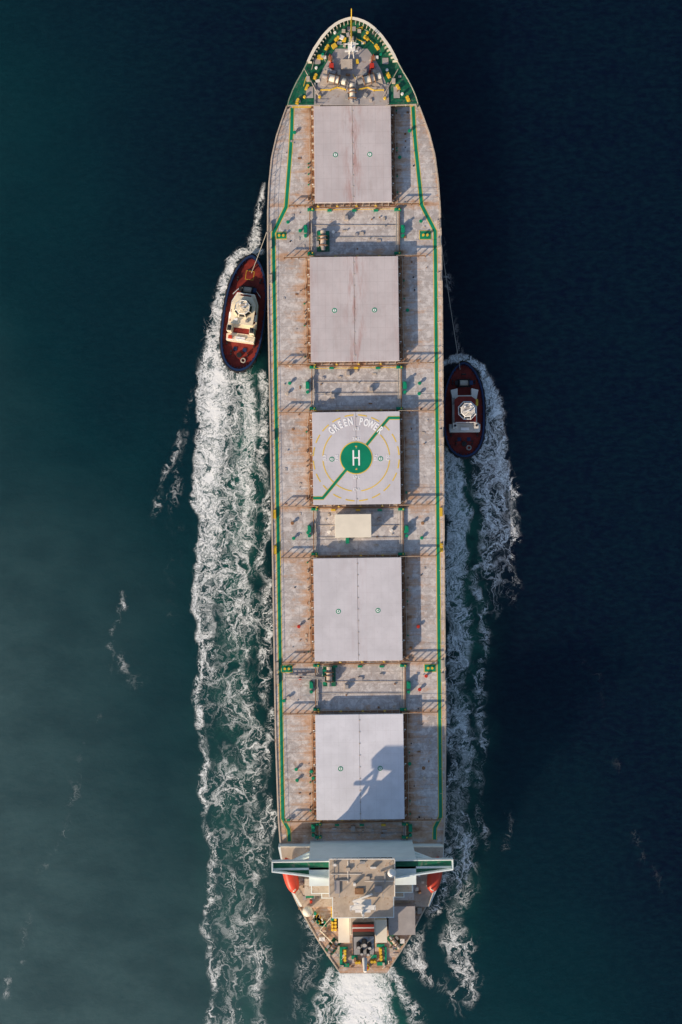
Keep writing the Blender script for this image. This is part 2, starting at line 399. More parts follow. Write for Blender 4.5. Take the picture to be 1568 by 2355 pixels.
for px,py,mt in [(677,304,'green_bright'),(942,300,'green_bright'),(919,361,'green_bright'),(662,510,'green_bright'),(968,508,'green_bright'),(690,530,'green_bright'),(702,522,'green_bright'),
 (666,881,'green_bright'),(965,881,'green_bright'),(668,840,'tan'),(964,905,'green_bright'),(672,1203,'rustbrown'),(972,1203,'rustbrown'),(675,1238,'green_bright'),(970,1237,'green_bright'),
 (708,1225,'green_bright'),(933,1222,'green_bright'),(687,1441,'red'),(962,1441,'red'),(653,1612,'green_bright'),(965,1586,'red'),(681,1770,'green_bright'),(683,1795,'green_bright'),(974,1767,'rustbrown'),(976,1790,'tan'),
 (663,1888,'green_bright'),(980,1555,'red'),(660,905,'tan'),(690,1560,'red'),(937,713,'green_bright'),(942,1757,'green_bright'),(900,1220,'white'),(757,1223,'white'),(766,533,'white'),(716,1775,'green_bright'),(720,1790,'green_bright'),(663,1605,'tan')]:
    vent(px,py,mt,0.34,0.65)
for _ in range(60):
    gi=random.randrange(5); g0,g1=GAPS[gi]; px=random.uniform(735,900)+gi*3; py=random.uniform(g0+14,g1-10)
    if gi==2 and 762<px<862 and 1172<py<1246: continue
    if gi in(0,3) and px<790: continue
    if random.random()<0.5: vent(px,py,random.choice(['tan','rustbrown','tan','steel']),0.16,random.uniform(0.15,0.4))
    else: 
        x,y=P(px,py,0.4); b.box(x,y,0,random.uniform(0.08,0.3),random.uniform(0.3,0.9),random.uniform(0.2,0.6),random.choice(['tan','grey','rustbrown','tan']))
for px,py in[(796,500),(800,858),(853,895),(873,1195),(797,1580),(812,1906),(765,910)]:
    pbox(b,px-5,py-6,px+5,py+6,0,0.7,'tan'); pbox(b,px-3.5,py-4,px+3.5,py+4,0.7,0.85,'grey')
for _ in range(110):
    v=random.uniform(260,1900); sd=random.choice((-1,1)); lo=112; hi_=hw(v)-32
    if hi_<lo+5: continue
    u=sd*random.uniform(lo,hi_); x,y=Lc(u,v); 
    if random.random()<0.6: b.cyl((x,y,0),(x,y,random.uniform(0.08,0.25)),random.uniform(0.08,0.18),random.choice(['tan','rustbrown','grey','black']),n=8)
    else: b.box(x,y,0,0.1,random.uniform(0.2,0.6),random.uniform(0.2,0.6),random.choice(['tan','rustbrown','grey']))
b.make('deck_vents_and_fittings',ship)
def bollard(b,x,y,z0,mat='yellow',along=0.0,sep=0.42):
    c,s=math.cos(along),math.sin(along)
    b.box(x,y,z0,z0+0.1,sep*2+0.6,0.6,mat,along)
    for q in(-1,1): 
        X,Y=x+q*sep*c,y+q*sep*s; b.cyl((X,Y,z0+0.1),(X,Y,z0+0.6),0.2,mat,n=12); b.cyl((X,Y,z0+0.6),(X,Y,z0+0.7),0.26,mat,n=12)
b=B()
for x0,y0,x1,y1 in[(634,533,659,550),(964,530,992,551),(646,1529,673,1547),(975,1527,1003,1546)]:
    pbox(b,x0,y0,x1,y1,0.004,0.05,'ymark'); pbox(b,x0+1.2,y0+1.2,x1-1.2,y1-1.2,0.03,0.07,'green_bright')
    x,y=P((x0+x1)/2,(y0+y1)/2,0.5)
    for q in(-0.38,0.38): b.cyl((x+q,y,0.07),(x+q,y,0.6),0.18,'yellow',n=12); b.cyl((x+q,y,0.6),(x+q,y,0.7),0.24,'yellow',n=12)
for v in(520,560,1180,1262,1530,1560,640,1000):
    for sd in(-1,1):
        x,y=Lc(sd*(hw(v)-8),v); b.box(x,y,0,0.5,0.5,1.6,'yellow' if v in(1180,1262) else 'tan'); 
b.make('mooring_bollards',ship)
def winch(b,px,py,h0,rot=0,sc=1.0,base='green',drum='tan'):
    x,y=P(px,py,h0+1); c,s=math.cos(rot),math.sin(rot)
    def T(a,d): return (x+(a*c-d*s)*sc,y+(a*s+d*c)*sc)
    b.box(x,y,h0,h0+0.2,3.6*sc,2.2*sc,base,rot)
    zc=h0+0.95*sc
    for a0,a1,r,m in[(-1.7,-1.0,0.35,'steel'),(-0.9,-0.82,0.8,'rustbrown'),(-0.82,0.1,0.5,drum),(0.1,0.18,0.8,'rustbrown'),(0.18,0.7,0.5,drum),(0.7,0.78,0.8,'rustbrown'),(0.8,1.2,0.25,'steel'),(1.2,1.7,0.45,drum)]:
        p,q=T(a0,0),T(a1,0); b.cyl((p[0],p[1],zc),(q[0],q[1],zc),r*sc,m,n=14)
    for a in(-0.95,0.95):
        p=T(a,0); b.box(p[0],p[1],h0+0.2,zc+0.2,0.15*sc,1.0*sc,'steel',rot)
    p=T(-0.5,1.0); b.box(p[0],p[1],h0+0.2,h0+0.9,0.9*sc,0.5*sc,'steel',rot)
b=B()
winch(b,743,553,0,math.pi/2,1.05); winch(b,757,1556,0,math.pi/2,1.05)
pbox(b,732,532,757,541,0.004,0.5,'green_bright'); pbox(b,742,1540,750,1575,0.004,0.35,'green_bright')
b.make('mooring_winches',ship)
b=B()
for o in(0,9):
    p0=P(655,1551+o,0.8);p1=P(742,1558+o*0.3,1.0); b.cyl((*p0,0.6),(*p1,0.9),0.12,'steel',n=8)
for i in range(9):
    p0=P(658+i*9,1551,0.8);p1=P(662+i*9,1560,0.8); b.cyl((*p0,0.7),(*p1,0.7),0.05,'steel',n=5)
b.make('stowed_boom',ship)
b=B()
pbox(b,772,1184,852,1234,0,2.5,'cream'); pbox(b,770,1182.5,853.5,1236,2.5,2.62,'cream')
pbox(b,795,1237,803,1250,0,1.1,'green_bright')
for px in(785,812,840):
    x,y=P(px,1237,1); b.box(x,y-0.02,0.4,2.1,0.8,0.08,'steel')
b.make('deck_house',ship,0.03)
# ------------------------------------------------------------ forecastle
b=B()
ov=[v for v in vs_list if v<240]
pts=[Lc(-hw(v)+0.2,v,FH) for v in ov]; pts2=[Lc(hw(v)-0.2,v,FH) for v in ov[::-1]]
b.prism([p for p in pts+pts2[:-1]],FH-0.15,FH+0.004,'green')
b.make('forecastle_deck',ship)
b=B()
b.prism([P(x,y,FH) for x,y in[(772,112),(845,112),(862,135),(876,160),(890,200),(893,240),(722,240),(726,200),(742,160),(756,135)]],FH+0.006,FH+0.02,'grey')
b.prism([P(x,y,FH) for x,y in[(722,222),(893,222),(893,241),(722,241)]],-0.0,FH+0.03,'grey')
b.make('windlass_foundation_deck',ship)
b=B()
bv=[v for v in vs_list if v<=140]
for side in(-1,1):
    outer=[Lc(side*hw(v),v,FH+1.2) for v in bv]
    inner=[]
    for i,p in enumerate(outer):
        q=Vector(p); c=Vector(Lc(0,150,FH)); d=(c-q).normalized(); inner.append((q.x+d.x*0.1,q.y+d.y*0.1))
    inn=[(Vector(p)+(Vector(Lc(0,150,FH))-Vector(p)).normalized()*0.55) for p in outer]
    m=len(outer)
    vv=[(p[0],p[1],FH) for p in outer]+[(p[0],p[1],FH+1.25) for p in outer]+[(p[0],p[1],FH+1.25) for p in inn]+[(p[0],p[1],FH+1.1) for p in inner]+[(p[0],p[1],FH) for p in inner]
    fs=[]
    for i in range(m-1):
        for a,bb in((0,1),(1,2),(2,3),(3,4)): fs.append((a*m+i,a*m+i+1,bb*m+i+1,bb*m+i))
    b.add(vv,fs,'cream')
    acc=0
    for i in range(m-1):
        p=Vector(outer[i]);q=Vector(outer[i+1]); Ld=(q-p).length; t=acc
        while t<Ld:
            w=p+(q-p)*(t/Ld); d=(Vector(Lc(0,150,FH))-w).normalized(); a=math.atan2(d.y,d.x)
            w2=w+d*0.5; b.box(w2.x,w2.y,FH,FH+1.1,0.8,0.07,'cream',a); t+=0.8
        acc=t-Ld
b.make('bow_bulwark',ship)
b=B()
x,y=P(808,118,FH+3)
for dx,dy in((-0.5,-0.5),(0.5,-0.5),(-0.5,0.5),(0.5,0.5)): b.cyl((x+dx,y+dy,FH),(x+dx*0.4,y+dy*0.4,FH+5),0.09,'white',n=6)
b.box(x,y,FH+5,FH+5.15,1.3,1.1,'white'); b.box(x,y,FH+3,FH+3.1,2.4,0.3,'white')
b.cyl((x,y,FH+5),(x,y,FH+8.5),0.14,'white',0.08,n=8); b.box(x,y+0.1,FH+6.6,FH+6.8,2.4,0.14,'white'); b.box(x,y,FH+7.6,FH+7.7,1.4,0.12,'white')
b.cyl((x,y+0.8,FH+1),(x,y+6.4,FH+1.3),0.07,'yellow',n=6)
x2,y2=P(808,34,FH+1.5); b.cyl((x2,y2-0.3,FH+1.2),(x2,y2+0.6,FH+3.0),0.09,'yellow',n=6); b.cyl((x2,y2-0.2,FH+1.25),(x2,y2-4,FH+1.0),0.1,'yellow',n=6)
b.make('fore_mast',ship)
b=B()
for px,sd in((768,-1),(849,1)):
    winch(b,px,182,FH,sd*0.28,1.25,'tan','cream'); 
    p0=P(px,170,FH+.5);p1=P(px+sd*10,125,FH+.3)
    nn=22
    for i in range(nn):
        t=i/nn; b.torus((p0[0]+(p1[0]-p0[0])*t,p0[1]+(p1[1]-p0[1])*t,FH+0.45),0.16,0.06,(1,0,0) if i%2 else (0,0,1),'red' if i%5 else 'rustbrown',8,5)
    pbox(b,px+sd*6-5,145,px+sd*6+5,155,FH,FH+0.8,'red'); pbox(b,px+sd*9-5,128,px+sd*9+5,138,FH,FH+0.6,'rustbrown')
    pbox(b,px-16,158,px-6,170,FH,FH+0.8,'steel'); pbox(b,px+8,160,px+15,172,FH,FH+0.7,'tan')
winch(b,810,215,FH,math.pi/2,1.0,'grey','cream')
b.make('anchor_windlasses',ship)
b=B()
for px,py,a in[(775,88,0.7),(842,86,-0.7),(752,108,1.0),(867,107,-1.0),(725,175,1.1),(893,172,-1.1),(706,200,1.1),(915,200,-1.1),(684,232,1.2),(938,226,-1.2)]:
    x,y=P(px,py,FH+.5); bollard(b,x,y,FH,'yellow',a,0.24)
for px,py in[(770,74),(845,74),(742,124),(876,124),(890,160),(727,155),(700,222),(925,215),(885,225),(735,222)]:
    vent(px,py,random.choice(['yellow','green_bright','white']),0.28,0.8,FH)
def rail(b,pts,h0,mat='yellow',hh=1.05,step=1.5,r=0.04):
    for i in range(len(pts)-1):
        p=Vector(pts[i]);q=Vector(pts[i+1]); L=(q-p).length; m=max(1,int(L/step))
        for z in(hh,hh*0.55): b.cyl((p.x,p.y,h0+z),(q.x,q.y,h0+z),r,mat,n=4,cap=False)
        for j in range(m+1):
            w=p+(q-p)*(j/m); b.cyl((w.x,w.y,h0),(w.x,w.y,h0+hh),r,mat,n=4)
rail(b,[P(x,y,FH+1) for x,y in[(738,206),(760,206),(775,200),(795,205)]],FH,r=0.07)
rail(b,[P(x,y,FH+1) for x,y in[(825,205),(845,200),(860,207),(882,206)]],FH,r=0.07)
rail(b,[P(x,y,FH+1) for x,y in[(662,242),(735,242)]],FH,'tan',r=0.05); rail(b,[P(x,y,FH+1) for x,y in[(888,242),(956,240)]],FH,'tan',r=0.05)
for sd in(-1,1):
    rail(b,[Lc(sd*(hw(v)-2),v,FH+1) for v in(142,165,185,205,225,239)],FH,'tan')
    pbox(b,808+sd*84-2,190,808+sd*84+2,238,FH,FH+0.25,'steel')
    pbox(b,808+sd*60-9,128,808+sd*60+2,134,FH,FH+0.5,'white')
for px,py,w,h in[(797,147,26,22),(790,70,8,6),(826,70,8,6),(808,88,12,10),(708,180,8,10),(905,185,8,10)]:
    pbox(b,px-w/2,py-h/2,px+w/2,py+h/2,FH,FH+0.8,'tan')
for px,py,w,h,mt in[(730,140,14,14,'grey'),(886,140,14,14,'grey'),(712,212,16,26,'grey'),(912,212,14,26,'grey'),(808,66,20,10,'grey'),(780,98,10,6,'white'),(836,98,10,6,'white')]:
    pbox(b,px-w/2,py-h/2,px+w/2,py+h/2,FH+0.006,FH+0.12,mt)
for _ in range(46):
    py=random.uniform(60,236); u=random.uniform(-1,1)*(hw(py)-14); mt=random.choice(['tan','grey','rustbrown','white','steel','yellow'])
    x,y=Lc(u,py,FH)
    if random.random()<0.5: b.box(x,y,FH+0.02,FH+random.uniform(0.15,0.6),random.uniform(0.2,0.9),random.uniform(0.2,0.8),mt,random.uniform(-0.6,0.6))
    else:
        a=random.uniform(0,3.14); l=random.uniform(0.8,2.4); b.cyl((x,y,FH+0.25),(x+l*math.cos(a),y+l*math.sin(a),FH+0.25),0.06,mt,n=6)
b.cyl((*P(700,160,FH),FH+.3),(*P(735,225,FH),FH+.3),0.08,'tan',n=6); b.cyl((*P(915,160,FH),FH+.3),(*P(880,225,FH),FH+.3),0.08,'tan',n=6)
b.make('forecastle_fittings',ship)
# ------------------------------------------------------------ accommodation
b=B()
t1=[(641,1940),(1018,1940),(1016,1990),(1003,2035),(985,2075),(690,2075),(668,2035),(652,1990)]
b.prism([P(x,y,0.0) for x,y in t1],0,2.9,'house',[P(x,y,0.0) for x,y in t1])
b.prism([P(x,y,2.9) for x,y in[(645,1948),(1020,1948),(1016,1998),(1000,2045),(985,2085),(694,2085),(670,2045),(652,1998)]],2.9,2.95,'roof')
def blk(x0,v0,x1,v1,h0,h1,mat,roof=None):
    xa,ya=P(x0,v0,0);xb,yb=P(x1,v1,0)
    b.box((xa+xb)/2,(ya+yb)/2,h0,h1,abs(xb-xa),abs(ya-yb),mat)
    if roof: b.box((xa+xb)/2,(ya+yb)/2,h1+0.004,h1+0.04,abs(xb-xa)-0.3,abs(ya-yb)-0.3,roof)
blk(714,1934,948,1990,0,13.6,'house')
blk(718,1990,942,2016,0,11.0,'house','roof')
blk(740,2016,925,2035,0,8.5,'house','roof')
blk(764,1988,900,2062,11,13.5,'house','roof')
b.make('accommodation_block',ship)
b=B()
xf,yf=P(831,1934,0)
for h in(3.6,6.2,8.9):
    for i in range(11):
        if (i+int(h))%4==3: continue
        b.box(xf-8.0+i*1.6,yf+0.02,h,h+0.75,0.55,0.06,'glass')
for h in(2.9,5.6,8.2,10.9):
    b.box(xf,yf+0.05,h-0.05,h+0.05,18.6,0.14,'house')
for sd in(-1,1): b.box(xf+sd*6.6,yf+0.03,10.9,12.6,4.8,0.08,'roof')
b.make('front_windows',ship)
b=B()
WH=13.6
xl,yl=P(625,1978,WH); xr,yr=P(1041,1978,WH)
ywf=(yl+yr)/2
b.box((xl+xr)/2,ywf-0.75,WH-0.35,WH,xr-xl,1.7,'house')
b.box((xl+xr)/2,ywf-0.75,WH+0.004,WH+0.03,xr-xl-0.5,0.9,'green')
b.box((xl+xr)/2,ywf+0.12,WH,WH+1.15,xr-xl,0.22,'house')
b.box(xl+0.08,ywf-0.8,WH,WH+1.15,0.16,1.7,'house'); b.box(xr-0.08,ywf-0.8,WH,WH+1.15,0.16,1.7,'house')
for x_,sd in((xl,-1),(xr,1)):
    xin=P(831+sd*72,1990,WH)[0]
    p=Vector((x_,ywf-1.6));q=Vector((xin,ywf-3.0)); d=q-p
    mid=(p+q)/2; b.box(mid.x,mid.y,WH-0.3,WH+1.0,d.length,0.22,'house',math.atan2(d.y,d.x))
    b.prism([(x_,ywf-1.6),(xin,ywf-1.6),(xin,ywf-3.0)],WH-0.3,WH-0.02,'green')
    xb_,yb_=P(831+sd*117,1934,0)
    for (za,zb,xe) in((9.0,WH-0.4,x_-sd*1.5),(6.5,10.9,x_-sd*3.5)):
        b.cyl((xb_,yb_-0.6,za),(xe,ywf-0.7,zb),0.3,'house',n=8)
    b.box((xb_+x_)/2,yb_-1.0,10.6,10.9,abs(x_-xb_)-2.0,0.5,'house')
    b.box(x_-sd*2.2,yb_-0.9,10.9,WH-0.35,0.4,0.4,'house')
xa,ya=P(760,1979,16);xb,yb=P(906,2012,16)
b.box((xa+xb)/2,(ya+yb)/2,WH,16.0,xb-xa,ya-yb,'house')
b.box((xa+xb)/2,ya+0.05,WH+1.1,15.5,xb-xa-0.5,0.14,'glass')
xa2,ya2=P(757,1976,16.3);xb2,yb2=P(908,2062,16.3)
b.box((xa2+xb2)/2,(ya2+yb2)/2,16.0,16.25,xb2-xa2,ya2-yb2,'roof')
rail(b,[P(x,y,17.2) for x,y in[(757,2062),(757,1976),(908,1976),(908,2062)]],16.25,'white',1.0,1.2,0.06)
rail(b,[(xl,ywf+0.2),(xr,ywf+0.2)],WH+1.0,'white',0.3,1.5,0.04)
b.make('bridge_and_wings',ship)
b=B()
HR=16.25
for px,py,w,h,hh,mt in[(833,1984,12,6,0.8,'steel'),(800,2000,10,8,0.5,'tan'),(775,2040,12,30,0.3,'grey'),(870,2045,18,14,0.4,'grey'),(770,1990,7,5,0.9,'white'),(845,2020,10,8,0.3,'tan'),(815,2035,6,6,1.0,'white'),(858,1996,14,3,0.7,'white'),(790,2025,22,2.5,0.3,'steel'),(885,2020,3,24,0.3,'steel'),(826,2050,20,14,0.25,'rustbrown')]:
    pbox(b,px-w/2,py-h/2,px+w/2,py+h/2,HR,HR+hh,mt)
for px,py,l in((765,1982,2.5),(895,1985,2.0),(880,2055,3.0),(780,2055,2.6),(820,1992,1.8)):
    x,y=P(px,py,HR); b.cyl((x,y,HR),(x,y,HR+l),0.05,'white',n=5)
for a,c in(((760,2010),(830,2010)),((838,2026),(905,2026)),((800,1980),(800,2030))):
    p=P(*a,HR);q=P(*c,HR); b.cyl((*p,HR+.12),(*q,HR+.12),0.06,'white',n=6)
x,y=P(901,2008,18); b.cyl((x,y,HR),(x,y,17.3),0.3,'white',n=10); b.dome((x,y,18.0),0.75,'white')
x,y=P(707,2097,6); b.cyl((x,y,2.9),(x,y,5),0.4,'white',n=10); b.dome((x,y,5.8),0.95,'cream')
x,y=P(833,2072,HR)
b.cyl((x,y,11),(x,y,25),0.5,'white',0.22,n=10)
b.box(x,y-0.8,16.2,20.5,0.9,0.9,'white',0,0.6)
for z_,w,dp in((18.5,3.0,1.4),(21,4.4,0.8),(23,2.6,0.5)):
    b.box(x,y+0.2,z_,z_+0.15,w,dp,'white')
b.box(x,y+1.4,19.3,19.55,3.6,0.3,'white',0.35); b.box(x-0.3,y+0.9,21.8,22.0,2.4,0.25,'white',-0.3)
for sd in(-1,1):
    b.cyl((x+sd*2.0,y+0.2,21),(x+sd*2.0,y+0.2,23.2),0.06,'white',n=5); b.cyl((x+sd*1.6,y-2.2,13),(x+sd*0.2,y,20),0.12,'white',n=6); b.cyl((x+sd*1.4,y+0.2,18.6),(x+sd*0.2,y,16.4),0.1,'white',n=6)
b.cyl((x,y,25),(x,y,27),0.05,'white',n=5)
b.make('radar_mast_and_domes',ship)
b=B()
def blkh(x0,v0,x1,v1,h0,h1,mat,roof=None):
    pa=P(x0,v0,h1);pb=P(x1,v1,h1); b.box((pa[0]+pb[0])/2,(pa[1]+pb[1])/2,h0,h1,abs(pb[0]-pa[0]),abs(pa[1]-pb[1]),mat)
    if roof: b.box((pa[0]+pb[0])/2,(pa[1]+pb[1])/2,h1+0.004,h1+0.04,abs(pb[0]-pa[0])-0.3,abs(pa[1]-pb[1])-0.3,roof)
blkh(777,2101,804,2168,0,6.5,'cream'); blkh(863,2116,890,2168,0,6.5,'cream')
blkh(804,2090,863,2150,0,8,'cream','roof')
fx0,fy0=P(811,2152,16);fx1,fy1=P(862,2196,16); fcx,fcy,fw,fl=(fx0+fx1)/2,(fy0+fy1)/2,fx1-fx0,fy0-fy1
b.box(fcx,fcy,0,9.5,fw,fl,'black'); 
for z0,z1,mt,pr in((9.5,11.2,'red',0.04),(11.2,12.0,'marking',0.06),(12.0,13.8,'red',0.04),(13.8,16,'black',0.0)):
    b.box(fcx,fcy,z0,z1,fw+pr,fl+pr,mt)
b.box(fcx,fcy,16,16.25,fw-0.3,fl-0.3,'steel')
for dx,dy,r in((-0.9,0.4,0.4),(0.1,0.8,0.5),(1.0,0.3,0.35),(-0.4,-0.7,0.3),(0.7,-0.8,0.3)):
    b.cyl((fcx+dx,fcy+dy,16.2),(fcx+dx,fcy+dy-0.3,17.6),r,'black',n=12); b.cyl((fcx+dx,fcy+dy-0.3,17.6),(fcx+dx,fcy+dy-0.35,17.7),r*0.8,'steel',n=12)
x,y=P(838,2192,12); b.cyl((x,y,15),(x,y-1.8,16.6),0.45,'white',0.3,n=10)
blkh(893,2085,955,2150,0,5.2,'grey'); blkh(905,2022,952,2070,2.9,8.0,'grey')
blkh(700,2022,745,2060,2.9,5.5,'tan')
b.make('funnel_and_engine_casing',ship)
b=B()
for px,py,rot in((667,2018,0.25),(1001,2016,-0.2)):
    x,y=P(px,py,6); 
    c,s=math.cos(rot),math.sin(rot); n1=13; vs=[];fs=[];kk=10
    for i in range(n1):
        t=-1+2*i/(n1-1); w=1.25*(max(0.0,1-abs(t)**2.6))**0.5+0.05; hz=0.4+0.6*w/1.3
        for j in range(kk):
            a=2*math.pi*j/kk; lx=w*math.cos(a); ly=t*3.3; lz=hz*math.sin(a)*1.1
            vs.append((x+lx*c-ly*s,y+lx*s+ly*c,4.6+lz))
    for i in range(n1-1):
        for j in range(kk): fs.append((i*kk+j,i*kk+(j+1)%kk,(i+1)*kk+(j+1)%kk,(i+1)*kk+j))
    b.add(vs,fs,'orange',True); b.box(x,y+0.9,5.5,6.1,1.0,1.2,'orange',rot)
    for q in(-2.4,2.4): b.cyl((x-q*s*1+ (0.9 if px<800 else -0.9),y+q*c,2.9),(x-q*s,y+q*c,6.6),0.14,'cream',n=6)
b.make('lifeboats',ship)
b=B()
for i in range(2):
    for j in range(9):
        x,y=P(764+i*7,2080+j*8,3); b.cyl((x,y,0),(x,y,1.7),0.24,'yellow' if (i+j)%5 else 'green_bright',n=10)
for _ in range(26):
    t=random.random(); px=722+t*28+random.uniform(-6,6); py=2098+t*40+random.uniform(-6,6); x,y=P(px,py,1)
    b.cyl((x,y,0),(x,y,0.9),0.26,random.choice(['green_bright','yellow','white','green','tan']),n=10)
for _ in range(60):
    py=random.uniform(2090,2228); u=random.uniform(-1,1)*(hw(py)-10); x,y=Lc(u,py); l=random.uniform(0.3,1.6); a=random.choice((0,1.57,0.9,-0.9))
    mt=random.choice(['tan','rustbrown','white','cream','grey'])
    if random.random()<0.5: b.box(x,y,0.005,random.uniform(0.2,0.8),l*0.6,0.4,mt,a)
    else: b.cyl((x,y,0.3),(x+l*math.cos(a),y+l*math.sin(a),0.3),0.07,mt,n=6)
for _ in range(26):
    px=random.choice((random.uniform(668,755),random.uniform(905,995))); py=random.uniform(2002,2072); x,y=P(px,py,3); hb=2.95
    mt=random.choice(['tan','white','cream','grey','rustbrown','white'])
    b.box(x,y,hb,hb+random.uniform(0.3,1.0),random.uniform(0.2,1.1),random.uniform(0.2,1.0),mt)
for x0,y0,x1,y1 in[(781,2178,787,2224),(787,2216,803,2224),(884,2178,889,2218),(867,2213,884,2221),(808,2198,822,2206),(852,2196,866,2204),(786,2178,800,2183),(866,2172,884,2178)]:
    pbox(b,x0,y0,x1,y1,0.004,0.35,'green_bright')
for px,py in[(793,2190),(793,2205),(875,2188),(876,2203),(823,2214),(858,2212)]:
    x,y=P(px,py,.5); bollard(b,x,y,0.02,'yellow',math.pi/2 if px<800 or px>870 else 0,0.26)
x,y=P(843,2226,1); b.cyl((x,y,0),(x,y,1.0),0.55,'yellow',n=14); b.box(x,y,1.0,1.1,0.5,0.5,'orange')
winch(b,830,2172,0,0,0.9,'green','cream'); winch(b,765,2180,0,0.9,0.8,'green','tan'); winch(b,908,2168,0,-0.9,0.8,'green','tan')
for px,py,w,h,hh,mt in[(712,2060,18,10,0.8,'green_bright'),(700,2050,8,16,1.2,'tan'),(740,2160,14,8,0.8,'white'),(925,2165,10,10,0.8,'white'),(965,2095,10,14,1.0,'tan'),(690,2088,8,8,1,'rustbrown'),(900,2185,8,8,0.7,'tan'),(755,2195,8,8,0.7,'tan'),(715,2075,6,6,1.2,'orange')]:
    pbox(b,px-w/2,py-h/2,px+w/2,py+h/2,0,hh+(2.9 if py<2080 else 0),mt)
rail(b,[P(x,y,3.9) for x,y in[(652,1998),(670,2043),(694,2084)]],2.9,'cream',1.0,1.5,0.05)
rail(b,[P(x,y,3.9) for x,y in[(1016,1998),(1000,2043),(985,2084)]],2.9,'cream',1.0,1.5,0.05)
rail(b,[P(x,y,3.9) for x,y in[(645,1948),(712,1948)]],2.9,'cream',1.0,1.5,0.05)
rail(b,[P(x,y,3.9) for x,y in[(950,1948),(1018,1948)]],2.9,'cream',1.0,1.5,0.05)
rail(b,[P(x,y,1) for x,y in[(770,2100),(735,2140),(765,2170)]],0,'cream',1.0,1.5,0.05)
b.make('poop_deck_equipment',ship)
